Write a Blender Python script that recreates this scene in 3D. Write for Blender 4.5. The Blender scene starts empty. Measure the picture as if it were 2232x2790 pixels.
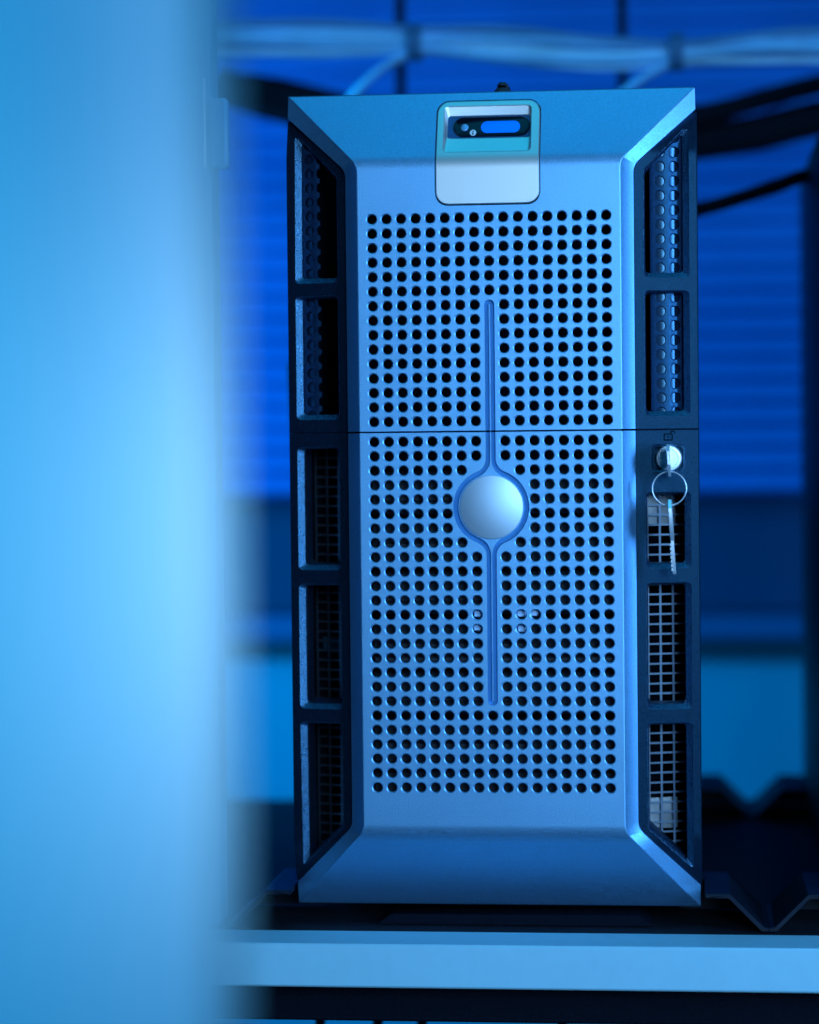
import bpy, math, random
from mathutils import Vector, Matrix
from mathutils.geometry import delaunay_2d_cdt
random.seed(7)
scene = bpy.context.scene
COL = scene.collection
PI = math.pi

# ------------------------------------------------------------------ camera
# All building below is in millimetres, x right, y away from the camera, z up; shelf top lies at z = -274.
ZB = 274.0
cam_d = bpy.data.cameras.new("Camera")
cam = bpy.data.objects.new("Camera", cam_d)
COL.objects.link(cam)
right = Vector((0.994167, 0.107357, -0.01034))
fwd = Vector((-0.107619, 0.993755, -0.029478))
up = Vector((0.00711, 0.030419, 0.999512))
m = Matrix((right, up, -fwd)).transposed().to_4x4()
m.translation = Vector((0.108526, -1.405078, -0.006568 + ZB / 1000))
cam.matrix_world = m
cam_d.sensor_fit = 'VERTICAL'
cam_d.sensor_height = 36.0
cam_d.sensor_width = 28.8
cam_d.lens = 7200 / 2790 * 36.0
cam_d.clip_start = 0.02
cam_d.clip_end = 50
cam_d.dof.use_dof = True
cam_d.dof.focus_distance = 1.412
cam_d.dof.aperture_fstop = 3.4
scene.camera = cam

# ------------------------------------------------------------------ world, lamps, exposure
w = bpy.data.worlds.new("World")
scene.world = w
w.use_nodes = True
w.node_tree.nodes["Background"].inputs[0].default_value = (0.0, 0.28, 0.75, 1)
w.node_tree.nodes["Background"].inputs[1].default_value = 0.02

def area_lamp(name, loc, target, sx, sy, power, col, spread=180):
    d = bpy.data.lights.new(name, 'AREA')
    d.shape = 'RECTANGLE'; d.size = sx; d.size_y = sy
    d.energy = power; d.color = col; d.spread = math.radians(spread)
    o = bpy.data.objects.new(name, d); COL.objects.link(o)
    o.location = loc
    o.rotation_euler = (Vector(target) - Vector(loc)).to_track_quat('-Z', 'Y').to_euler()
    return o

area_lamp("key_lamp", (0.68, -2.30, 0.62), (0, 0, 0.28), 0.55, 0.60, 6.7, (0.29, 0.60, 1.0), 90)
area_lamp("side_lamp", (1.00, -0.74, 0.36), (0, 0, 0.25), 0.16, 0.5, 2.0, (0.16, 0.46, 1.0), 70)
area_lamp("ceiling_lamp", (0.05, -0.24, 1.34), (0, -0.02, 0.25), 0.7, 0.36, 2.0, (0.0, 0.54, 1.0))
area_lamp("fill_lamp", (-0.50, -1.50, 0.32), (-0.02, -0.85, 0.26), 0.3, 0.3, 0.56, (0.0, 0.56, 1.0), 60)  # unseen fill, added to lift the left side of the door
area_lamp("rear_lamp", (-1.30, 0.42, 0.36), (0.18, 0.95, 0.12), 0.3, 0.8, 9.5, (0.0, 0.45, 1.0), 70)  # unseen light added to brighten the louvred panel and box
sd = bpy.data.lights.new("panel_spot", 'SPOT')  # unseen spot, added to give the blurred door its bright centre
sd.energy = 22; sd.color = (1.0, 0.86, 1.0); sd.spot_size = math.radians(19); sd.spot_blend = 1.0
sd.shadow_soft_size = 0.05
so = bpy.data.objects.new("panel_spot", sd); COL.objects.link(so)
so.location = (0.45, -1.15, 0.30)
so.rotation_euler = (Vector((0.0, -0.85, 0.24)) - so.location).to_track_quat('-Z', 'Y').to_euler()

scene.view_settings.view_transform = 'Standard'
scene.view_settings.look = 'None'
scene.view_settings.exposure = 0.0
scene.view_settings.gamma = 1.0
scene.view_settings.use_curve_mapping = False
scene.render.engine = 'CYCLES'
scene.cycles.use_denoising = True
scene.cycles.max_bounces = 8

# ------------------------------------------------------------------ materials
MATS = {}
def mat(name, base, rough=0.5, metal=0.0, grain=0.0, gscale=1200, bump=0.0, bscale=1500, spec=0.5,
        emit=None, estr=0.0, blotch=0.0, bl_scale=25, rgrain=0.0, coat=0.0, ior=1.5, tint=None):
    if name in MATS: return MATS[name]
    mt = bpy.data.materials.new(name); mt.use_nodes = True
    nt = mt.node_tree; b = nt.nodes["Principled BSDF"]
    b.inputs["Base Color"].default_value = (*base, 1)
    b.inputs["Roughness"].default_value = rough
    b.inputs["Metallic"].default_value = metal
    b.inputs["Specular IOR Level"].default_value = spec
    b.inputs["Coat Weight"].default_value = coat
    b.inputs["IOR"].default_value = ior
    if tint: b.inputs["Specular Tint"].default_value = (*tint, 1)
    tc = nt.nodes.new("ShaderNodeTexCoord")
    fac = None
    def noise(scale, detail=2.0):
        n = nt.nodes.new("ShaderNodeTexNoise")
        n.inputs["Scale"].default_value = scale; n.inputs["Detail"].default_value = detail
        nt.links.new(tc.outputs["Object"], n.inputs["Vector"])
        return n.outputs["Fac"]
    def remap(sock, lo, hi, a=0.3, c=0.7):
        r = nt.nodes.new("ShaderNodeMapRange")
        r.inputs[1].default_value = a; r.inputs[2].default_value = c
        r.inputs[3].default_value = lo; r.inputs[4].default_value = hi
        nt.links.new(sock, r.inputs[0]); return r.outputs[0]
    def mul(a, c):
        q = nt.nodes.new("ShaderNodeMath"); q.operation = 'MULTIPLY'
        nt.links.new(a, q.inputs[0]); nt.links.new(c, q.inputs[1]); return q.outputs[0]
    if grain: fac = remap(noise(gscale, 3), 1 - grain, 1 + grain)
    if blotch:
        f2 = remap(noise(bl_scale, 4), 1 - blotch, 1 + blotch)
        fac = f2 if fac is None else mul(fac, f2)
    if fac is not None:
        v = nt.nodes.new("ShaderNodeVectorMath"); v.operation = 'SCALE'
        v.inputs[0].default_value = base
        nt.links.new(fac, v.inputs["Scale"])
        nt.links.new(v.outputs[0], b.inputs["Base Color"])
    if rgrain:
        nt.links.new(remap(noise(gscale * 0.8, 2), rough - rgrain, rough + rgrain), b.inputs["Roughness"])
    if bump:
        bn = nt.nodes.new("ShaderNodeBump")
        bn.inputs["Strength"].default_value = bump; bn.inputs["Distance"].default_value = 0.0004
        nt.links.new(noise(bscale, 2), bn.inputs["Height"])
        nt.links.new(bn.outputs[0], b.inputs["Normal"])
    if emit:
        b.inputs["Emission Color"].default_value = (*emit, 1)
        b.inputs["Emission Strength"].default_value = estr
    MATS[name] = mt
    return mt

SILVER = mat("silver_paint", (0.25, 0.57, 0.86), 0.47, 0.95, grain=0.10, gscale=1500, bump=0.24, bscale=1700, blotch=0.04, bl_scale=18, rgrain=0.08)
GROOVE = mat("groove_satin", (0.06, 0.30, 0.62), 0.6, 0.2, grain=0.05)  # groove shade painted in: darker blue than the silver around it
PALE = mat("pale_silver_paint", (0.97, 0.92, 0.87), 0.46, 0.97, grain=0.04, gscale=2000, bump=0.07, bscale=2200)
CHROME = mat("brushed_badge", (0.70, 0.84, 0.95), 0.46, 0.95, grain=0.02)
STEEL = mat("key_steel", (0.97, 0.98, 0.99), 0.40, 0.7, grain=0.08, gscale=700)
BLACK = mat("black_textured_plastic", (0.005, 0.012, 0.026), 0.36, 0.0, grain=0.4, gscale=900, bump=0.30, bscale=1300, spec=0.5, tint=(0.15, 0.6, 1.0), rgrain=0.1)
MATTE = mat("matte_black", (0.004, 0.007, 0.014), 0.8, 0.0, grain=0.3, spec=0.08)
FOOT = mat("foot_black", (0.004, 0.010, 0.022), 0.45, 0.0, grain=0.2, spec=0.3)
STRIP = mat("strip_satin_black", (0.012, 0.035, 0.09), 0.40, 0.0, grain=0.4, gscale=900, bump=0.3, bscale=1300, spec=0.9, tint=(0.15, 0.6, 1.0))
GLOSS = mat("gloss_black", (0.003, 0.006, 0.014), 0.12, 0.0, spec=0.15)
CASE = mat("case_paint", (0.018, 0.022, 0.03), 0.5, 0.0, grain=0.2, gscale=400, spec=0.4)
WIRE = mat("vent_wire", (0.50, 0.66, 0.85), 0.38, 1.0, grain=0.1)
SURR = mat("vent_surround_plastic", (0.008, 0.02, 0.05), 0.34, 0.0, grain=0.5, gscale=900, bump=0.9, bscale=1700, spec=1.0, ior=2.1, rgrain=0.12, tint=(0.3, 0.7, 1.0))
GLOSSB = mat("strip_gloss_backing", (0.006, 0.02, 0.05), 0.24, 0.0, spec=1.0, tint=(0.3, 0.7, 1.0))
WHITE = mat("white_plastic", (0.80, 0.82, 0.82), 0.5, 0.0, grain=0.03)
DECK = mat("shelf_deck", (0.012, 0.016, 0.024), 0.6, 0.0, grain=0.3, gscale=300, blotch=0.2, spec=0.25)
EDGE = mat("shelf_edge_laminate", (0.42, 0.84, 0.95), 0.45, 0.0, grain=0.02, gscale=120, blotch=0.02, bl_scale=9, bump=0.05, bscale=300)
DOOR = mat("cabinet_white_paint", (0.085, 0.32, 0.46), 0.5, 0.0, blotch=0.02, bl_scale=6)
SLAT = mat("blue_slat_paint", (0.01, 0.16, 0.55), 0.5, 0.0, blotch=0.08, bl_scale=8)
NAVY = mat("navy_panel", (0.005, 0.035, 0.11), 0.6, blotch=0.1, bl_scale=8)
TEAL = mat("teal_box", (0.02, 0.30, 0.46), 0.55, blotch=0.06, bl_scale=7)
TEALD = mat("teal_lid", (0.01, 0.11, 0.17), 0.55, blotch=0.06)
BOARD = mat("blue_board", (0.01, 0.10, 0.27), 0.55, blotch=0.06)
CABLE = mat("pale_cable_jacket", (0.20, 0.56, 0.90), 0.45, 0.0, blotch=0.12, bl_scale=30)
TIE = mat("blue_strap", (0.03, 0.15, 0.32), 0.7, blotch=0.1)
LCD = mat("display_backlight", (0.0, 0.05, 0.25), 0.35, emit=(0.0, 0.13, 0.95), estr=0.85)
LENS = mat("button_lens", (0.16, 0.42, 0.66), 0.18, 0.0, coat=0.5)
DISPLAY = mat("display_housing", (0.02, 0.07, 0.20), 0.35)
PRINT = mat("white_print", (0.8, 0.85, 0.88), 0.5, emit=None)

# ------------------------------------------------------------------ mesh helpers (millimetres)
class MB:
    def __init__(s): s.v = []; s.f = []
    def add(s, vs, fs):
        o = len(s.v); s.v += [tuple(p) for p in vs]; s.f += [tuple(i + o for i in f) for f in fs]
    def box(s, x0, x1, y0, y1, z0, z1, c=0.0):
        # box with chamfered edges
        if c <= 0:
            vs = [(x, y, z) for x in (x0, x1) for y in (y0, y1) for z in (z0, z1)]
            s.add(vs, [(0, 1, 3, 2), (4, 6, 7, 5), (0, 4, 5, 1), (2, 3, 7, 6), (0, 2, 6, 4), (1, 5, 7, 3)]); return
        ring = []
        def oct_(y, i):
            return [(x0 + c + i, y, z0 + i), (x1 - c - i, y, z0 + i), (x1 - i, y, z0 + c + i), (x1 - i, y, z1 - c - i),
                    (x1 - c - i, y, z1 - i), (x0 + c + i, y, z1 - i), (x0 + i, y, z1 - c - i), (x0 + i, y, z0 + c + i)]
        s.loft([oct_(y0, c), oct_(y0 + c, 0), oct_(y1 - c, 0), oct_(y1, c)], True, True)
    def loft(s, loops, cap0=False, cap1=False, closed=True):
        n = len(loops[0]); vs = [p for l in loops for p in l]; fs = []
        for k in range(len(loops) - 1):
            for i in range(n if closed else n - 1):
                j = (i + 1) % n
                fs.append((k * n + i, k * n + j, (k + 1) * n + j, (k + 1) * n + i))
        if cap0: fs.append(tuple(range(n))[::-1])
        if cap1: fs.append(tuple((len(loops) - 1) * n + i for i in range(n)))
        s.add(vs, fs)
    def tube(s, pts, r, n=10, closed=False, smooth=6):
        P = catmull(pts, smooth, closed) if smooth else [Vector(p) for p in pts]
        loops = []; N = len(P); prev = None
        for i, p in enumerate(P):
            a = P[(i - 1) % N] if (closed or i > 0) else P[0]
            b = P[(i + 1) % N] if (closed or i < N - 1) else P[-1]
            t = (b - a).normalized()
            if prev is None:
                u = t.orthogonal().normalized()
            else:
                u = (prev - t * prev.dot(t)).normalized()
            prev = u; q = t.cross(u)
            loops.append([tuple(p + (u * math.cos(2 * PI * k / n) + q * math.sin(2 * PI * k / n)) * r) for k in range(n)])
        if closed: s.loft(loops + [loops[0]])
        else: s.loft(loops, True, True)
    def prism_y(s, poly, y0, y1, c=0.0):
        """poly: list of (x,z), extruded along y"""
        if c: 
            cx = sum(p[0] for p in poly) / len(poly); cz = sum(p[1] for p in poly) / len(poly)
            ins = inset(poly, c)
            s.loft([[(x, y0, z) for x, z in ins], [(x, y0 + c, z) for x, z in poly], [(x, y1, z) for x, z in poly]], True, True)
        else:
            s.loft([[(x, y0, z) for x, z in poly], [(x, y1, z) for x, z in poly]], True, True)
    def build(s, name, material, parent=None, sharp=35, fix=True):
        me = bpy.data.meshes.new(name)
        me.from_pydata([(x / 1000, y / 1000, (z + ZB) / 1000) for x, y, z in s.v], [], s.f)
        me.validate()
        if fix:
            import bmesh
            bm = bmesh.new(); bm.from_mesh(me)
            bmesh.ops.remove_doubles(bm, verts=bm.verts, dist=1e-6)
            bmesh.ops.recalc_face_normals(bm, faces=bm.faces)
            bm.to_mesh(me); bm.free()
        me.shade_smooth(); me.set_sharp_from_angle(angle=math.radians(sharp))
        me.materials.append(material)
        o = bpy.data.objects.new(name, me); COL.objects.link(o)
        if parent:
            o.parent = parent
            o.matrix_parent_inverse = Matrix.Translation(-parent.location)
        return o

def catmull(pts, k, closed=False):
    P = [Vector(p) for p in pts]; N = len(P); out = []
    if N < 3 and not closed: return P
    for i in range(N if closed else N - 1):
        if closed: a, b, c, d = P[(i - 1) % N], P[i], P[(i + 1) % N], P[(i + 2) % N]
        else: a, b, c, d = P[max(i - 1, 0)], P[i], P[i + 1], P[min(i + 2, N - 1)]
        for j in range(k):
            t = j / k
            out.append(0.5 * ((2 * b) + (c - a) * t + (2 * a - 5 * b + 4 * c - d) * t * t + (3 * b - a - 3 * c + d) * t ** 3))
    if not closed: out.append(P[-1])
    return out

def inset(poly, d):
    n = len(poly); area = sum(poly[i][0] * poly[(i + 1) % n][1] - poly[(i + 1) % n][0] * poly[i][1] for i in range(n))
    sg = 1 if area > 0 else -1; out = []
    for i in range(n):
        a = Vector(poly[i - 1]); b = Vector(poly[i]); c = Vector(poly[(i + 1) % n])
        e1 = (b - a).normalized(); e2 = (c - b).normalized()
        n1 = Vector((-e1.y, e1.x)) * sg; n2 = Vector((-e2.y, e2.x)) * sg
        out.append(tuple(b + (n1 + n2) * (d / max(0.35, 1 + n1.dot(n2)))))
    return out

def rounded(poly, r, n=5):
    """round the corners of a polygon; r may be a list"""
    out = []; N = len(poly)
    for i in range(N):
        rr = r[i] if isinstance(r, (list, tuple)) else r
        a = Vector(poly[i - 1]); b = Vector(poly[i]); c = Vector(poly[(i + 1) % N])
        e1 = (a - b); e2 = (c - b); l = min(e1.length, e2.length) * 0.48
        e1.normalize(); e2.normalize()
        ang = e1.angle(e2); t = min(l, rr / math.tan(ang / 2)) if rr > 0 else 0
        p0 = b + e1 * t; p2 = b + e2 * t
        for k in range(n + 1):
            q = k / n
            # quadratic with weights close to an arc
            wgt = math.cos((PI - ang) / 2)
            den = (1 - q) ** 2 + 2 * wgt * q * (1 - q) + q * q
            out.append(tuple((p0 * (1 - q) ** 2 + b * (2 * wgt * q * (1 - q)) + p2 * q * q) / den))
    return out

def circle(cx, cz, r, n=24, a0=0.0):
    return [(cx + r * math.cos(a0 + 2 * PI * k / n), cz + r * math.sin(a0 + 2 * PI * k / n)) for k in range(n)]

def inside(poly, x, z):
    c = False; n = len(poly); j = n - 1
    for i in range(n):
        xi, zi = poly[i]; xj, zj = poly[j]
        if (zi > z) != (zj > z) and x < (xj - xi) * (z - zi) / (zj - zi) + xi: c = not c
        j = i
    return c

def sheet(loops, lines, keep, depth, chamfer, wall, skip=None, mb=None, cd=None, cfun=None):
    cd = chamfer if cd is None else cd
    """cut sheet: constrained triangulation of loops and lines in the x-z plane, faces chosen by keep(), lifted to y = depth(x, z);
    every open edge gets a chamfer and a wall running back"""
    vs = []; es = []
    for l in loops:
        o = len(vs); vs += [Vector(p) for p in l]; es += [(o + i, o + (i + 1) % len(l)) for i in range(len(l))]
    for l in lines:
        o = len(vs); vs += [Vector(p) for p in l]; es += [(o + i, o + i + 1) for i in range(len(l) - 1)]
    ov, oe, of, *_ = delaunay_2d_cdt(vs, es, [], 0, 1e-4)
    tris = []; cnt = {}
    for f in of:
        x = sum(ov[i].x for i in f) / 3; z = sum(ov[i].y for i in f) / 3
        if not keep(x, z): continue
        a, b, c = (ov[i] for i in f)
        if (b - a).cross(c - a) < 0: f = f[::-1]
        tris.append(tuple(f))
        for i in range(3): cnt[(f[i], f[(i + 1) % 3])] = 1
    used = sorted({i for f in tris for i in f}); idx = {i: k for k, i in enumerate(used)}
    verts = [(ov[i].x, depth(ov[i].x, ov[i].y), ov[i].y) for i in used]
    faces = [tuple(idx[i] for i in f) for f in tris]
    bnd = [(a, b) for (a, b) in cnt if (b, a) not in cnt]
    if skip: bnd = [(a, b) for a, b in bnd if not skip((ov[a].x + ov[b].x) / 2, (ov[a].y + ov[b].y) / 2)]
    nor = {}
    for a, b in bnd:
        d = (ov[b] - ov[a]).normalized(); n = Vector((d.y, -d.x))
        nor.setdefault(a, []).append(n); nor.setdefault(b, []).append(n)
    ring = {}
    for i, ns in nor.items():
        ch = cfun(ov[i].x, ov[i].y) if cfun else chamfer
        if len(ns) >= 2: dsp = (ns[0] + ns[1]) * (ch / max(0.3, 1 + ns[0].dot(ns[1])))
        else: dsp = ns[0] * ch
        y = depth(ov[i].x, ov[i].y); q = ov[i] + dsp
        ring[i] = len(verts); verts += [(q.x, y + cd, q.y), (q.x, y + wall, q.y)]
    for a, b in bnd:
        faces.append((idx[b], idx[a], ring[a], ring[b])); faces.append((ring[b], ring[a], ring[a] + 1, ring[b] + 1))
    mb = mb or MB(); mb.add(verts, faces)
    return mb

def empty(name, loc=(0, 0, 0)):
    o = bpy.data.objects.new(name, None); COL.objects.link(o); o.location = loc; o.empty_display_size = 0.05
    return o
def tag(o, label, cat, group=None, kind=None):
    o["label"] = label; o["category"] = cat
    if group: o["group"] = group
    if kind: o["kind"] = kind
    return o

# ------------------------------------------------------------------ setting: rear wall
m_ = MB(); m_.box(-900, 700, 985, 1000, -760, 800)
o = m_.build("rear_wall", mat("wall_blue", (0.01, 0.12, 0.42), 0.7, blotch=0.05, bl_scale=5)); o["kind"] = "structure"

# ------------------------------------------------------------------ shelf
sh = tag(empty("shelf", (0, 0.2, -0.03)), "pale blue front edged shelf board carrying the tower server", "shelf")
m_ = MB(); m_.box(-300, 520, -36, 1.5, -297, -274, 1.0); m_.build("front_edge", EDGE, sh)
m_ = MB(); m_.box(-300, 520, 1.9, 512, -296, -274.6, 0.5); m_.build("deck", DECK, sh)["label"] = "dark deck of the shelf behind its pale edge"
m_ = MB(); m_.box(-300, 520, -8, 14, -321, -298, 1.2); m_.build("support_rail", MATTE, sh)

# ------------------------------------------------------------------ tower server
HX, HZ = 7.8, 7.727
SEAM = -5.5
server = tag(empty("tower_server"), "silver tower server with perforated front and round badge, standing on the shelf", "server")

def ramp(t, w): return 0.0 if t < 0 else (t * t / (2 * w) if t < w else t - w / 2)
def dfront(x, z): return 0.52 * ramp(z - 134.0, 8) + 0.62 * ramp(-216 - z, 12)

def half_path(tip_x, tz, bx, bz_top, bz_bot, bz, r, n=14):
    """right hand outline from top tip to bottom tip, corner radius r"""
    pts = [(tip_x, tz)]
    pts += rounded([(tip_x, tz), (bx, bz_top), (bx, bz_bot), (tip_x, bz)], [0, r, r, 0], n)[(n + 1):3 * (n + 1)]
    pts.append((tip_x, bz))
    def fill(a, b, k): return [(a[0] + (b[0] - a[0]) * q / k, a[1] + (b[1] - a[1]) * q / k) for q in range(1, k)]
    return pts[:1] + fill(pts[0], pts[1], 16) + pts[1:-1] + fill(pts[-2], pts[-1], 16) + pts[-1:]
TOPZ, BOTZ = 176.7, -263.0
F0 = half_path(109.7, TOPZ, 70.6, 137.3, -219.6, BOTZ, 11)          # edge of the front face
Fin = half_path(108.7, TOPZ, 69.8, 137.3, -219.6, BOTZ, 11)         # start of its rounding
OUT = half_path(109.9, 165.2, 77.0, 134.8, -218.2, -251.6, 9)       # foot of the bevel

def hw_of(path):
    def hw(z):
        for (x0, z0), (x1, z1) in zip(path, path[1:]):
            if z1 <= z <= z0: return x0 + (x1 - x0) * ((z0 - z) / (z0 - z1) if z0 != z1 else 0)
        return path[0][0] if z > path[0][1] else path[-1][0]
    return hw
hwin = hw_of(Fin); hwout = hw_of(OUT)

# groove round the badge
BX, BZ = 0.4, -46.0
def groove_half(R, w0, rf, zt, zb, cap):
    zc = math.sqrt((R + rf) ** 2 - (w0 + rf) ** 2)
    pts = []
    for k in range(7):                                              # rounded top end
        a = PI / 2 * k / 6; pts.append((w0 * math.sin(a), zt - cap + cap * math.cos(a)))
    th = math.atan2(zc, w0 + rf)                                    # direction of fillet centre
    for k in range(13):
        a = PI + (th) * k / 12
        pts.append((w0 + rf + rf * math.cos(a), BZ + zc + rf * math.sin(a)))
    for k in range(1, 40):
        a = th - 2 * th * k / 40
        pts.append((R * math.cos(a), BZ + R * math.sin(a)))
    for k in range(13):
        a = PI - th + th * k / 12
        pts.append((w0 + rf + rf * math.cos(a), BZ - zc + rf * math.sin(a)))
    for k in range(7):
        a = PI / 2 * (1 - k / 6); pts.append((w0 * math.sin(a), zb + cap - cap * math.cos(a)))
    return pts
def both(h): return [(BX - 0.2 + x, z) for x, z in h] + [(BX - 0.2 - x, z) for x, z in h[::-1] if x > 1e-6]
G_OUT = both(groove_half(20.3, 2.65, 7.6, 64.5, -152.1, 2.65))
G_IN = both(groove_half(17.5, 0.30, 10.2, 62.2, -149.8, 0.3))

holes_up = []; holes_lo = []
for r in range(15):
    for c in range(17):
        if c == 8 and r >= 6: continue
        holes_up.append(((c - 8) * HX, (14 - r) * HZ))
for r in range(25):
    for c in range(17):
        if c == 8 and r <= 18: continue
        if r in (2, 7) and c in (7, 9): continue
        if 3 <= r <= 6 and 6 <= c <= 10: continue
        holes_lo.append(((c - 8) * HX, -10.73 - r * HZ))
RH = 3.12
def in_hole(x, z, sec):
    c = round(x / HX) + 8
    if not 0 <= c <= 16: return False
    if sec: r = round((-10.73 - z) / HZ); hz = -10.73 - r * HZ; S = LO
    else: r = 14 - round(z / HZ); hz = (14 - r) * HZ; S = UP
    if (c, r) not in S: return False
    return (x - (c - 8) * HX) ** 2 + (z - hz) ** 2 < (RH * 0.99) ** 2
UP = {(round(x / HX) + 8, 14 - round(z / HZ)) for x, z in holes_up}
LO = {(round(x / HX) + 8, round((-10.73 - z) / HZ)) for x, z in holes_lo}
PLATE = rounded([(-28.4, 114.6), (28.0, 114.6), (28.0, 172.6), (-28.4, 172.6)], 7.0, 7)

def part_path(path, lo, hi):
    """clip a half path to z in [lo, hi]"""
    hw = hw_of(path)
    pts = [(x, z) for x, z in path if lo < z < hi]
    if path[0][1] > hi: pts = [(hw(hi), hi)] + pts
    if path[-1][1] < lo: pts = pts + [(hw(lo), lo)]
    return pts

def near_hole(x, z, sec):
    c = round(x / HX); hz = (-10.73 - round((-10.73 - z) / HZ) * HZ) if sec else round(z / HZ) * HZ
    return abs(math.hypot(x - c * HX, z - hz) - RH) < 0.05 and abs(x) < 66
def bezel(sec):
    lo, hi = (BOTZ - 1, SEAM - 0.5) if sec else (SEAM + 0.5, TOPZ + 1)
    rp = part_path(Fin, lo, hi)
    outline = rp + [(-x, z) for x, z in rp[::-1]]
    bends = [134 + k for k in range(0, 10)] if not sec else [-216 - 1.2 * k for k in range(0, 12)]
    lines = [[(-hwin(z) - 2, z), (hwin(z) + 2, z)] for z in bends]
    loops = [outline, G_OUT, G_IN]
    hs = holes_lo if sec else holes_up
    loops += [circle(x, z, RH, 24) for x, z in hs]
    if not sec: loops.append(PLATE)
    zmax = min(hi, TOPZ); zmin = max(lo, BOTZ)
    def keep(x, z):
        if not (zmin < z < zmax) or abs(x) > hwin(z): return False
        if in_hole(x, z, sec): return False
        if -153 < z < 65 and abs(x) < 22 and inside(G_OUT, x, z) and not inside(G_IN, x, z): return False
        if not sec and z > 113 and inside(PLATE, x, z): return False
        return True
    def skip(x, z): return abs(abs(x) - hwin(z)) < 0.05 or z > TOPZ - 0.1 or z < BOTZ + 0.1
    mb = sheet(loops, lines, keep, dfront, 0.55, 3.0, skip, cd=0.36, cfun=lambda x, z: 0.55 if near_hole(x, z, sec) else 0.22)
    # rounded rim and bevel down to the black side frames
    f_in = part_path(Fin, lo, hi)
    zs = []
    for path in (Fin, F0, OUT): pass
    n = len(Fin)
    for s in (1, -1):
        loopsA = []
        for i in range(n):
            a, b, c = Fin[i], F0[i], OUT[i]
            loopsA.append((a, b, c))
        strip = []
        for k, (a, b, c) in enumerate(loopsA):
            strip.append((a, b, c))
        # insert the seam cut
        cut = []
        for k in range(n):
            cut.append(strip[k])
            if k < n - 1 and strip[k][0][1] > 100 and strip[k + 1][0][1] < -100:
                for zz in ((hi, ) if sec else (lo, )):
                    cut.append(((Fin[k][0], zz), (F0[k][0], zz), (OUT[k][0], zz)))
        keepers = [q for q in cut if (q[0][1] <= hi + 1e-6 if sec else q[0][1] >= lo - 1e-6)]
        L = [[], [], [], [], []]
        for a, b, c in keepers:
            da = dfront(*a); db = dfront(*b); dc = dfront(*c)
            L[0].append((s * a[0], da, a[1]))
            mx, mz = a[0] * 0.35 + b[0] * 0.65, a[1] * 0.35 + b[1] * 0.65
            L[1].append((s * mx, da * 0.35 + db * 0.65 + 0.12, mz))
            L[2].append((s * b[0], db + 0.55, b[1]))
            L[3].append((s * c[0], dc + 5.0, c[1]))
            L[4].append((s * c[0], dc + 9.5, c[1]))
        mb.loft(L, closed=False)
        # closing edge of the bevel at the seam
        e = [l[-1] for l in L] if not sec else [l[0] for l in L]
        mb.add([e[0], e[1], e[2], e[3], e[4], (e[0][0], e[4][1], e[0][2])], [(0, 1, 2, 3, 4, 5)])
    # top or bottom return and tip sides
    zt = TOPZ if not sec else BOTZ; q = 1 if not sec else -1; d = dfront(0, zt)
    xs = [-109.7, -108.7, 108.7, 109.7]
    mb.loft([[(x, d + (0.55 if abs(x) > 109 else 0), zt) for x in xs], [(x, d + 1.0, zt + q * 0.6) for x in xs], [(x, d + 14, zt + q * 0.6) for x in xs]], closed=False)
    for s in (1, -1):
        tz = OUT[0][1] if not sec else OUT[-1][1]
        mb.add([(s * 109.7, d + 0.55, zt), (s * 109.9, dfront(0, tz) + 5, tz), (s * 109.9, d + 14, tz), (s * 109.7, d + 14, zt + q * 0.6)], [(0, 1, 2, 3)])
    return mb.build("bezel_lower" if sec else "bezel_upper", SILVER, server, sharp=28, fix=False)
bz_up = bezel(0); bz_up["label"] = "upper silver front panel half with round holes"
bz_lo = bezel(1); bz_lo["label"] = "lower silver front panel half with round holes and badge groove"

# floor of the groove
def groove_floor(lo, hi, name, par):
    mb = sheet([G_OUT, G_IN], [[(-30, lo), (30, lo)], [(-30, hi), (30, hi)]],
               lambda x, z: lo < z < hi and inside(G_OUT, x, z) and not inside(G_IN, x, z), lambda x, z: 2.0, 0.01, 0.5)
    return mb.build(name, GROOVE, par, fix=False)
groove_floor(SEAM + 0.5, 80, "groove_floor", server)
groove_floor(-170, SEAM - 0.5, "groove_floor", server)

# badge: shallow dome
mb = MB(); prof = [(17.0, 1.2), (17.05, -0.6), (16.8, -1.0)]
for k in range(1, 9):
    a = k / 8; prof.append((16.8 * (1 - a), -1.0 - 1.35 * (1 - (1 - a) ** 2)))
loops = [[(BX + max(r, 0.02) * math.cos(2 * PI * k / 64), y, BZ + max(r, 0.02) * math.sin(2 * PI * k / 64)) for k in range(64)] for r, y in prof]
mb.loft(loops, cap1=True)
mb.build("badge", CHROME, server)["label"] = "round domed polished badge"

# black backing behind the holes, drive carriers with a few bright fittings
mb = MB(); mb.box(-76, 76, 27, 29, -252, 166); mb.build("inner_panel", MATTE, server)
for k in range(7):
    mb = MB(); z0 = -212 + k * 27
    mb.box(-66, 66, 13, 25.5, z0, z0 + 23, 1.2); mb.box(-60, 20, 9.5, 13.2, z0 + 7, z0 + 12, 0.8)
    mb.build("drive_carrier", CASE, server)
for x, z in ((-7.0, -103.4), (-7.4, -110.8), (16.0, -103.4), (23.0, -103.0), (16.4, -111.5)):
    mb = MB(); mb.box(x - 3.2, x + 1.6, 5.6, 9.0, z - 1.8, z + 2.2, 0.5); mb.build("carrier_latch", WIRE, server)
mb = MB(); mb.box(-64, 68, 6.0, 8.5, -129.5, -126.5, 0.6); mb.build("carrier_rail", CASE, server)

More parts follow.
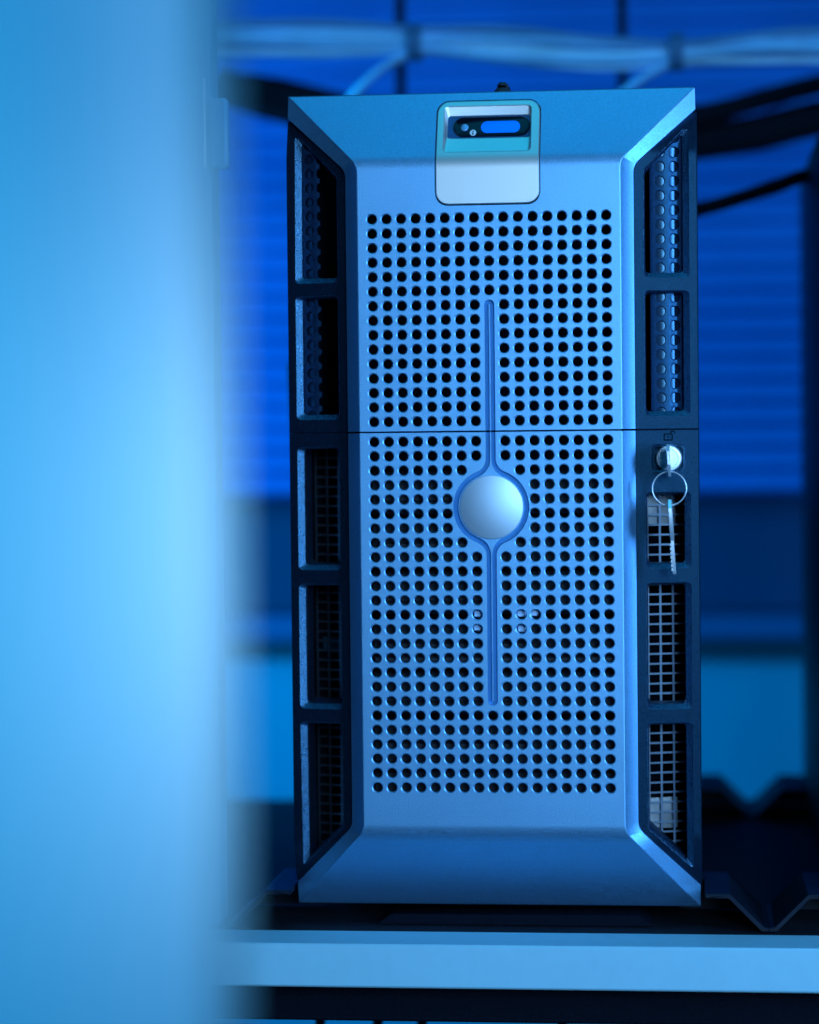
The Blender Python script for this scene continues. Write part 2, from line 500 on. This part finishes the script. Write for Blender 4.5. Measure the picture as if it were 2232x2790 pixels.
# ---------------- display cover
plate = [(x, z) for x, z in rounded([(-27.3, 115.8), (26.9, 115.8), (26.9, 171.5), (-27.3, 171.5)], 6.2, 7)]
rec = rounded([(-24.2, 143.0), (22.9, 143.0), (22.9, 169.3), (-24.2, 169.3)], 2.4, 5)
dpl = lambda x, z: dfront(x, z) - 0.55
lines = [[(-27.4, 134 + k), (27.0, 134 + k)] for k in range(0, 9)]
mb = sheet([plate, rec], lines, lambda x, z: inside(plate, x, z) and not inside(rec, x, z), dpl, 0.5, 2.6,
           skip=lambda x, z: -24.6 < x < 23.3 and 142.6 < z < 169.7)
flo = rounded([(-22.6, 151.0), (22.4, 151.0), (22.4, 164.2), (-22.6, 164.2)], 1.6, 5)
rim = inset(rec, 0.45)
KS = 0.52
YF = dpl(0, 157.5) + 3.2
def yfl(z): return YF + KS * (z - 157.5)
mb.loft([[(x, dpl(x, z), z) for x, z in rec], [(x, dpl(x, z) + 0.4, z) for x, z in rim], [(x, yfl(z) - 0.4, z) for x, z in flo], [(x, yfl(z), z) for x, z in inset(flo, 0.4)]])
dc = mb.build("display_cover", PALE, server, sharp=12, fix=False); dc["label"] = "pale square cover with a slanted recess holding the display"
def tilt(mb):
    mb.v = [(x, y + KS * (z - 157.5), z) for x, y, z in mb.v]; return mb
mb = MB(); mb.box(-25, 24.6, YF + 0.1, YF + 1.0, 149, 166); tilt(mb).build("display_housing", DISPLAY, dc)
def pill(cx, cz, hl, r, n=14):
    return [(cx + hl + r * math.cos(a), cz + r * math.sin(a)) for a in [-PI / 2 + PI * k / n for k in range(n + 1)]] + \
           [(cx - hl + r * math.cos(a), cz + r * math.sin(a)) for a in [PI / 2 + PI * k / n for k in range(n + 1)]]
mb = MB(); mb.prism_y(pill(1.4, 157.6, 15.0, 5.6), YF - 0.7, YF + 0.2, 0.45); tilt(mb).build("display_window", GLOSS, dc)
mb = MB(); mb.prism_y(pill(6.2, 157.3, 7.2, 3.35), YF - 0.95, YF - 0.5, 0.2); tilt(mb).build("display_screen", LCD, dc)["label"] = "lit blue display"
mb = MB(); prof = [(2.1, 0.2), (2.1, -0.6)] + [(2.1 * math.cos(a), -0.6 - 1.3 * math.sin(a)) for a in (0.3, 0.6, 0.9, 1.2, 1.5)]
mb.loft([[(-13.0 + r * math.cos(2 * PI * k / 24), YF - 0.6 + y, 157.3 + r * math.sin(2 * PI * k / 24)) for k in range(24)] for r, y in prof], cap1=True)
tilt(mb).build("button", LENS, dc)
mb = MB(); mb.prism_y(circle(-8.5, 154.3, 1.75, 24), YF - 0.95, YF - 0.6, 0.1); ic = tilt(mb).build("icon_disc", PRINT, dc)
# italic letter i on the disc
mb = MB()
mb.prism_y([(-8.85, 153.2), (-8.3, 153.2), (-8.2, 154.45), (-8.75, 154.45)], YF - 1.05, YF - 0.9)
mb.prism_y([(-9.05, 153.2), (-8.05, 153.2), (-8.05, 153.42), (-9.05, 153.42)], YF - 1.06, YF - 0.9)
mb.prism_y(circle(-8.35, 155.05, 0.33, 10), YF - 1.05, YF - 0.9)
tilt(mb).build("letter_i", GLOSS, dc)

# ---------------- black side frames with windows
def ys(x, z=0.0): return 8.0 + (abs(x) - 77) * 0.25 + 0.35 * ramp(z - 140, 6) + 0.35 * ramp(-224 - z, 6)
WIN = {"a": [(106.2, 75.3), (82, 75.3), (82, 132.6), (103.4, 154.8), (106.2, 154.8)],
       "b": [(106.2, 1.6), (82, 1.6), (82, 68.6), (106.2, 68.6)],
       "c": [(106.2, -79.8), (82, -79.8), (82, -13.0), (106.2, -13.0)],
       "cs": [(106.2, -79.8), (82, -79.8), (82, -38.8), (106.2, -38.8)],
       "lock": [(103.2, -28.0), (85.2, -28.0), (85.2, -13.2), (103.2, -13.2)],
       "d": [(106.2, -155.3), (82, -155.3), (82, -87.2), (106.2, -87.2)],
       "e": [(106.2, -241), (104.6, -241), (82, -219.2), (82, -162.4), (106.2, -162.4)]}
def win_inner(k):
    P = WIN[k]; xo = max(p[0] for p in P); xi = min(p[0] for p in P); zb = min(p[1] for p in P); zt = max(p[1] for p in P)
    if k == "a": return [(102.8, zb + 2.7), (82.6, zb + 2.7), (82.6, 131.6), (101.6, 151.2), (102.8, 151.2)]
    if k == "e": return [(102.8, -237.0), (102.4, -237.0), (82.6, -217.4), (82.6, zt - 1.2), (102.8, zt - 1.2)]
    if k == "lock": return [(102.0, zb + 1.0), (86.2, zb + 1.0), (86.2, zt - 1.6), (102.0, zt - 1.6)]
    return [(102.8, zb + 2.7), (82.6, zb + 2.7), (82.6, zt - 1.2), (102.8, zt - 1.2)]
def side_frame(s, sec):
    lo, hi = (-250.0, SEAM - 0.5) if sec else (SEAM + 0.5, 163.6)
    keys = (["c", "d", "e"] if s < 0 else ["lock", "cs", "d", "e"]) if sec else ["a", "b"]
    wins = [rounded(WIN[k], 2.6, 5) for k in keys]
    inn = [(x + 0.25, z) for x, z in part_path(OUT, lo, hi)]
    inn = [(min(x, 109.95), z) for x, z in inn]
    outl = inn + [(110.2, lo if sec else lo), (110.2, hi)]
    zl = [zz for zz in [136 + 2.0 * q for q in range(16)] + [-220 - 2.0 * q for q in range(18)] if inn[-1][1] + 0.5 < zz < inn[0][1] - 0.5]
    outl = inn + [(110.2, inn[-1][1])] + [(110.2, zz) for zz in sorted(zl)] + [(110.2, inn[0][1])]
    mb = MB()
    def keep(x, z):
        if not inside(outl, x, z): return False
        return not any(inside(wn, x, z) for wn in wins)
    lp = [[(s * x, z) for x, z in l] for l in [outl] + wins]
    cols = [[(s * 70, zz), (s * 113, zz)] for zz in zl]
    def isrim(x, z):
        x *= s
        return any(min(abs(x - 0), 1e9) and any((x - px) ** 2 + (z - pz) ** 2 < 0 for px, pz in wn) for wn in wins)
    def skip(x, z):
        ax = abs(x)
        for wn, k in zip(wins, keys):
            x0 = min(p[0] for p in wn) - 0.1; x1 = max(p[0] for p in wn) + 0.1
            z0 = min(p[1] for p in wn) - 0.1; z1 = max(p[1] for p in wn) + 0.1
            if x0 < ax < x1 and z0 < z < z1: return True
        return False
    sheet(lp, cols, lambda x, z: keep(s * x, z), lambda x, z: ys(x, z), 0.45, 66, skip, mb)
    for wn, k in zip(wins, keys):
        inner = rounded(win_inner(k), 2.0, 5)
        dz = 3.1 if k != "lock" else 1.4
        back = (18 if s > 0 else 30) if sec and k != "lock" else (4 if k == "lock" else 15)
        l0 = [(s * x, ys(x, z), z) for x, z in wn]
        ins = inset(wn, 0.35)
        l1 = [(s * x, ys(x, z) + 0.3, z) for x, z in ins]
        l2 = [(s * x, ys(x, z) + dz, z) for x, z in inner]
        l3 = [(s * x, ys(x, z) + dz + back, z) for x, z in inner]
        wb = MB(); wb.loft([l0, l1, l2, l3]); wb.build("vent_surround" if k != "lock" else "lock_surround", SURR, server, sharp=32)
    return mb.build("side_frame", BLACK, server, sharp=18, fix=True)
frames = [side_frame(s, sec) for s in (-1, 1) for sec in (0, 1)]
for f, t in zip(frames, ("black upper side frame with two vents", "black lower side frame with three vents",
                         "black upper side frame with two vents", "black lower side frame with lock and three vents")): f["label"] = t

# perforated strips behind the upper vents
def yperf(x):
    t = abs(x) - 92.5
    return 19.0 + (0.034 * t * t if t > 0 else 0.012 * t * t)
for s in (-1, 1):
    hl = []
    z = 150.5
    while z > -2:
        hl += [(90.6, z), (98.3, z)] if s > 0 else [(99.0, z), (92.3, z)]
        z -= HZ
    xa, xb = (85.6, 103.0) if s > 0 else (93.2, 103.2)
    out = [(xa, -3), (xb, -3), (xb, 157), (xa, 157)]
    mb = sheet([[(s * x, z) for x, z in out]] + [circle(s * x, z, 3.0, 20) for x, z in hl], [[(s * x, -3), (s * x, 157)] for x in (87.2, 93.6, 94.2, 94.8, 95.3, 101.6, 102.3)],
               lambda x, z: xa < abs(x) < xb and not any((abs(x) - a) ** 2 + (z - b) ** 2 < 8.9 for a, b in hl), lambda x, z: yperf(x), 0.35, 1.2)
    pf = mb.build("vent_strip", STRIP, server, sharp=40, fix=False)
    mb = MB(); lo_ = []
    xb0 = 86.0 if s > 0 else 94.5
    for k in range(17):
        x = xb0 + k * (103 - xb0) / 16; lo_.append([(s * x, yperf(x + 1.5) + 1.3, -3), (s * x, yperf(x + 1.5) + 1.3, 157)])
    mb.loft(lo_, closed=False); mb.build("strip_backing", GLOSSB, server, sharp=60)
    # square mesh behind the lower vents, raked outwards
    def rake(mb):
        mb.v = [(x, y + (abs(x) - 82) * 0.36, z) for x, y, z in mb.v]; return mb
    MY = 38.0 if s > 0 else 60.0
    mb = MB(); z = -14.0
    for x in ((82.4, 89.1, 95.9, 102.7) if s > 0 else (83.6, 90.4, 97.2, 104.0)): mb.box(min(s * (x - .55), s * (x + .55)), max(s * (x - .55), s * (x + .55)), MY, MY + 0.9, -246, -9)
    while z > -246:
        mb.box(min(s * 82, s * 104), max(s * 82, s * 104), MY + 0.05, MY + 0.85, z - 0.5, z + 0.5); z -= 5.42
    rake(mb).build("vent_mesh", WIRE, server)
    for z0, z1 in (((-57.5, -40), (-224, -207)) if s > 0 else ((-129, -120.5),)):
        mb = MB(); x0, x1 = (82.0, 97.5) if s > 0 else (-101, -91)
        mb.box(x0, x1, MY + 4, MY + 5, z0, z1, 0.3); rake(mb).build("label_plate", STEEL if s > 0 else TEALD, server)  # left plate gets a darker material, its shade put into the colour
    mb = MB(); mb.box(min(s * 80, s * 106), max(s * 80, s * 106), 76, 78, -252, 168); mb.build("vent_backing", MATTE, server)

# ---------------- lock
LX, LZ = 94.6, -20.9; LY = ys(94) + 5.2
mb = MB(); mb.box(85.6, 102.6, LY, LY + 1.5, -27.6, -14); mb.build("lock_recess_floor", BLACK, server)
mb = MB()
prof = [(6.9, 1.0), (6.9, -4.2), (6.4, -4.8), (5.2, -4.9), (5.0, -4.5), (4.8, -4.5), (4.6, -4.9), (0.02, -5.0)]
mb.loft([[(LX + r * math.cos(2 * PI * k / 40), LY + y, LZ + r * math.sin(2 * PI * k / 40)) for k in range(40)] for r, y in prof])
lk = mb.build("lock_cylinder", STEEL, server, sharp=30); lk["label"] = "round steel lock"
# embossed open padlock sign above the lock
mb = MB(); q = ys(94) - 0.05
P0 = [(92.2, -11.2), (96.4, -11.2), (96.4, -8.0), (92.2, -8.0)]
for a, b in zip(P0, P0[1:] + P0[:1]):
    mb.tube([(a[0], ys(a[0]) - 0.05, a[1]), (b[0], ys(b[0]) - 0.05, b[1])], 0.33, 6, smooth=0)
mb.tube([(95.6, ys(95.6) - 0.05, -8.0), (95.7, ys(95.7) - 0.05, -6.9), (96.6, ys(96.6) - 0.05, -6.3), (97.6, ys(97.6) - 0.05, -6.8), (97.7, ys(97.7) - 0.05, -7.6)], 0.33, 6)
mb.box(93.9, 94.8, ys(94.3) - 0.15, ys(94.3) + 0.4, -10.0, -9.2)
mb.build("padlock_sign", GLOSS, server)

# ---------------- chassis, base, feet
mb = MB(); mb.box(-108.2, 108.2, 80, 500, -262, 172.5, 1.5); mb.build("case_body", CASE, server)
mb = MB(); mb.box(-79, 79, 33, 82, -259, 171); mb.build("bezel_body", MATTE, server)
mb = MB(); mb.box(1.5, 10.5, 30, 60, 170, 180.5, 1.5); mb.box(3, 9, 32, 55, 179, 184, 1.5); mb.build("release_catch", CASE, server)
mb = MB(); mb.box(-92, 92, 60, 480, -270, -261.5, 1.0); mb.build("base_tray", MATTE, server)
skid = [(-66, -273.9), (84, -273.9), (76, -268.5), (-58, -268.5)]
mb = MB(); mb.prism_y(skid, 22, 470); mb.build("base_skid", MATTE, server)
def foot(s, y0, y1, par):
    prof = [(112, -256.2), (124.5, -256.2), (142, -273.9), (147, -273.9), (147, -272), (143.2, -271.2), (125.4, -253.6), (112, -253.6)]
    prof = rounded(prof, [0, 2.5, 0.8, 0.8, 0.8, 1.6, 2.5, 0], 3)
    mb = MB(); poly = [(s * x, z) for x, z in prof]
    mb.loft([[(x, y0, z) for x, z in inset(poly, 0.4)], [(x, y0 + 0.4, z) for x, z in poly], [(x, y1, z) for x, z in poly]], True, True)
    mb.box(min(s * 98, s * 112.2), max(s * 98, s * 112.2), 60 if y0 < 60 else y0, y1 - 1, -256, -253.8)
    mb.prism_y([(s * x, z) for x, z in ((98, -255), (124.5, -255), (142, -272.8), (142, -273.9), (98, -273.9))], y1 - 2.5, y1 - 0.3)
    return mb.build("stabiliser_foot", FOOT, par)
for s in (-1, 1): foot(s, 8, 80, server); foot(s, 425, 503, server)

# ------------------------------------------------------------------ keys
keys = tag(empty("key_bunch", (0.095, 0.0, 0.25)), "two steel keys on a thin split ring hanging from the lock", "keys")
KY = LY - 4.8
mb = MB()
# key in the lock: bow edge-on, upright
bow = [(KY - 3, -16.0), (KY - 7, -14.0), (KY - 19, -13.4), (KY - 24, -17), (KY - 25, -24), (KY - 21, -30.2), (KY - 10, -30.6), (KY - 4, -27), (KY + 3, -22.5), (KY + 3, -19.2)]
def plate_x(mb, poly, xf, th):
    """thin plate in the y-z plane; xf(z) gives its x"""
    mb.loft([[(xf(z) - th / 2, y, z) for y, z in inset(poly, 0.25)], [(xf(z) - th / 2 + 0.2, y, z) for y, z in poly],
             [(xf(z) + th / 2 - 0.2, y, z) for y, z in poly], [(xf(z) + th / 2, y, z) for y, z in inset(poly, 0.25)]], True, True)
plate_x(mb, bow, lambda z: 94.5 - (z + 20) * 0.055, 1.5)
mb.build("key", STEEL, keys)
RC = Vector((94.9, KY - 20.5, -36.6))
mb = MB()
pts = [(RC.x + 8.9 * math.cos(2 * PI * k / 40), RC.y + 0.25 * math.sin(2 * PI * k / 40 * 0.5), RC.z + 8.9 * math.sin(2 * PI * k / 40)) for k in range(40)]
mb.tube(pts, 0.36, 8, closed=True, smooth=2)
pts = [(RC.x + 8.9 * math.cos(a), RC.y + 0.75, RC.z + 8.9 * math.sin(a)) for a in [0.12 + (2 * PI - 0.5) * k / 40 for k in range(41)]]
mb.tube(pts, 0.36, 8, smooth=2)
mb.build("split_ring", STEEL, keys)
mb = MB()
xk = lambda z: 95.0 - (z + 42) * 0.058
y0 = RC.y
bow2 = [(y0 - 8, -47), (y0 - 4, -42.5), (y0 + 4, -42.3), (y0 + 9, -47), (y0 + 9.5, -56), (y0 + 5, -62.5), (y0 + 2.6, -64), (y0 - 2.6, -64), (y0 - 6, -62), (y0 - 8.5, -56)]
plate_x(mb, bow2, xk, 2.0)
th = 1.7
teeth = [(y0 + 2.4, -63.8), (y0 + 2.4, -80.5), (y0 + 1.2, -82), (y0 - 1.6, -81.6)]
zt = -80.0
plate_x(mb, teeth + [(y0 - 2.2, -80), (y0 - 2.2, -63.8)], xk, th)
for k in range(7):
    z = -66.2 - k * 2.2
    mb.box(xk(z) - th / 2 - 0.55, xk(z) - th / 2 + 0.2, y0 - 2.0, y0 + 2.0, z - 0.65, z + 0.65)
mb.build("key", STEEL, keys)

# ------------------------------------------------------------------ neighbouring tower at the right
nb = tag(empty("tower_server", (0.292, 0, 0)), "black side of the neighbouring tower case at the right edge of the shelf", "server")
DX = 292.0
for src in [ob for ob in server.children if ob.name.split(".")[0] in ("bezel_upper", "bezel_lower", "side_frame", "case_body", "bezel_body", "base_tray", "base_skid", "stabiliser_foot", "badge")]:
    c = src.copy(); COL.objects.link(c); c.parent = nb
    c.matrix_parent_inverse = Matrix.Identity(4); c.location = (0, 0, 0)
    if "label" in c: del c["label"]

# ------------------------------------------------------------------ white cabinet door in the foreground
EX, EY = 4.0, -838.0
sec = []
a0 = math.radians(24)
# rounded free edge, then a gently bowed face running left and towards the camera
for k in range(9):
    a = math.radians(100) - k / 8 * math.radians(84 + 90 )
    sec.append((EX - 2.5 + 2.5 * math.cos(a), EY + 2.5 * math.sin(a)))
d = Vector((-math.cos(a0), -math.sin(a0))); p = Vector(sec[-1]); ang = a0
for k in range(60):
    ang -= math.radians(3.2 if k < 13 else 0.0); d = Vector((-math.cos(ang), -math.sin(ang)))
    p = p + d * (5 if k < 13 else 9); sec.append((p.x, p.y))
back = [(x + 4, y + 20) for x, y in sec[8:][::-1]]
poly = sec + back
mb = MB(); mb.loft([[(x, y, -420) for x, y in poly], [(x, y, 400) for x, y in poly]], True, True)
tag(mb.build("cabinet_door", DOOR, None, sharp=40), "pale out of focus cabinet door filling the left foreground", "door")

# ------------------------------------------------------------------ pale upright with a hinge beyond the door edge
up_ = tag(empty("rack_upright", (-0.165, 0.03, 0.0)), "slim pale blue upright beside the white door, left of the server", "rack upright")
mb = MB(); mb.box(-178, -152, 15, 40, -274, 420, 1.5); mb.build("post", mat("upright_paint", (0.02, 0.24, 0.46), 0.45), up_)
mb = MB(); mb.box(-152.2, -141.5, 8, 15.5, 138, 176, 1.5); mb.build("hinge_leaf", mat("hinge_paint", (0.10, 0.36, 0.60), 0.45), up_)
mb = MB(); mb.tube([(-154.2, 10, 139), (-154.2, 10, 187)], 0.8, 10, smooth=0); mb.build("hinge_pin", STEEL, up_)

# ------------------------------------------------------------------ background: louvred panel, boards, box
lv = tag(empty("louvred_panel", (-0.1, 0.92, 0.2)), "blue louvred panel on the wall behind the server", "louvred panel")
z = -58.0; k = 0
while z < 520:
    mb = MB(); mb.add([(-640, 901, z), (420, 901, z), (420, 899.5, z + 2), (-640, 899.5, z + 2), (-640, 910, z + 18.8), (420, 910, z + 18.8), (420, 913, z + 17), (-640, 913, z + 17)],
                      [(0, 1, 2, 3), (3, 2, 5, 4), (4, 5, 6, 7), (7, 6, 1, 0), (0, 3, 4, 7), (1, 6, 5, 2)])
    mb.build("slat", SLAT, lv); z += 19.4
mb = MB(); mb.box(-660, -640, 890, 925, -62, 530); mb.box(420, 440, 890, 925, -62, 530); mb.box(-660, 440, 922, 930, -62, 530); mb.build("panel_frame", SLAT, lv)
mb = MB(); mb.box(-640, 440, 930, 950, -165, -63, 2)
tag(mb.build("dark_board", NAVY), "dark navy board on the wall below the louvred panel", "board")
mb = MB(); mb.box(-640, 440, 880, 950, -187, -166, 2)
tag(mb.build("wall_ledge", BOARD), "narrow blue ledge on the wall above the teal box", "ledge")
bxo = tag(empty("storage_box", (-0.1, 0.92, -0.4)), "large plain teal box behind the shelf, below the blue ledge", "box")
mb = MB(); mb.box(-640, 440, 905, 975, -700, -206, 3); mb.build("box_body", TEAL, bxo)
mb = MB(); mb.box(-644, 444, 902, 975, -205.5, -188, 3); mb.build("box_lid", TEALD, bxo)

# ------------------------------------------------------------------ bundle of pale cables across the top
cb = tag(empty("cable_bundle", (-0.02, 0.43, 0.53)), "bundle of pale network cables strapped together above the server", "cable bundle")
base = [(-387.6, 281.2), (-303.1, 272.7), (-225.2, 270.9), (-152.9, 269.0), (-82.5, 265.2), (-21.5, 261.5), (44.2, 255.8), (97.7, 254.0), (147.4, 254.9), (189.7, 254.9), (269.4, 251.1), (363.3, 245.5)]
NC = 15
JACKETS = [CABLE, mat("pale_cable_jacket_light", (0.34, 0.74, 0.98), 0.4, 0.0, blotch=0.1, bl_scale=30), mat("pale_cable_jacket_dark", (0.08, 0.26, 0.52), 0.5, 0.0, blotch=0.1, bl_scale=30)]
for i in range(NC):
    ph = random.uniform(0, 2 * PI); rr = math.sqrt((i + 0.5) / NC) * 10.2; a = i * 2.4
    pts = []
    for j, (x, z) in enumerate(base):
        tight = 0.82 if j in (4, 7) else 1.15
        a2 = a + 0.35 * math.sin(j * 0.9 + ph)
        pts.append((x, 430 + rr * tight * math.cos(a2) * 0.9, z + rr * tight * math.sin(a2) + random.uniform(-1.4, 1.4)))
    mb = MB(); mb.tube(pts, 2.7, 8, smooth=5); mb.build("cable", JACKETS[i % 3], cb)
TIES = [(-82.7, 265.2), (97.8, 254.0)]
for x, z in TIES:
    mb = MB(); lp = []
    for dy_, rr in ((-4.9, 12.9), (-4.4, 13.4), (4.4, 13.4), (4.9, 12.9)):
        lp.append([(x + dy_, 430 + rr * math.cos(2 * PI * k / 28), z + (rr - 0.3) * math.sin(2 * PI * k / 28)) for k in range(28)])
    mb.loft(lp, True, True); mb.build("strap", TIE, cb)
for x, z in TIES:
    for q in range(3):
        mb = MB()
        mb.tube([(x + 6, 426 + q * 4, z - 4 + q), (x - 7, 425 + q * 4, z - 9), (x - 27, 428 + q * 4, z - 20 + q), (x - 49, 445 + q * 3, z - 38 + 2 * q), (x - 66, 470, z - 60)], 2.6, 8, smooth=5)
        mb.build("cable", JACKETS[q], cb)
# dark posts behind the bundle
for x, lab in ((-108, "thin dark post behind the cable bundle, left of the two above the server"), (57, "thin dark post behind the cable bundle, right of the two above the server")):
    mb = MB(); mb.box(x - 3.4, x + 3.4, 560, 570, -274, 560, 1)
    tag(mb.build("rack_post", MATTE), lab, "post", "dark posts behind the cable bundle")

# black cables behind the server
def cable(pts, r, label, material=MATTE, group=None):
    mb = MB(); mb.tube(pts, r, 10, smooth=8)
    return tag(mb.build("power_cable", material), label, "cable", group)
cable([(60, 330, 132), (110, 350, 139), (139, 352, 146.5), (165, 352, 154.5), (182, 352, 160), (215, 360, 163), (300, 380, 150)], 4.8, "thin black cable rising to the right of the server")
cable([(-380, 560, 246), (-245, 560, 257), (-196, 560, 252), (-100, 560, 230), (20, 560, 222), (110, 560, 226), (188, 565, 244), (270, 565, 262)], 8.0, "black cable sagging behind the top of the server, upper of two")
cable([(-250, 575, 258), (-190, 575, 240), (-95, 580, 208), (10, 580, 198), (110, 580, 208), (155, 580, 214), (200, 580, 224), (290, 580, 240)], 14.0, "thickest black cable hanging low behind the top of the server")
cable([(-150, 300, 40), (-147, 300, -20), (-141, 300, -80), (-131, 300, -140), (-121, 300, -200), (-110, 300, -262)], 5.0, "dark cable hanging down beside the left of the server", CASE)
# things under the shelf
for x, lab in ((-112, "leftmost"), (-78, "second from left"), (-52, "third from left"), (30, "middle"), (104, "second from right"), (150, "rightmost")):
    cable([(x, 120, -298), (x + 2, 120, -330), (x - 3, 125, -380), (x + 4, 130, -460)], 3.0, "dark cable end hanging under the shelf, " + lab + " of six", MATTE, "cables under the shelf")
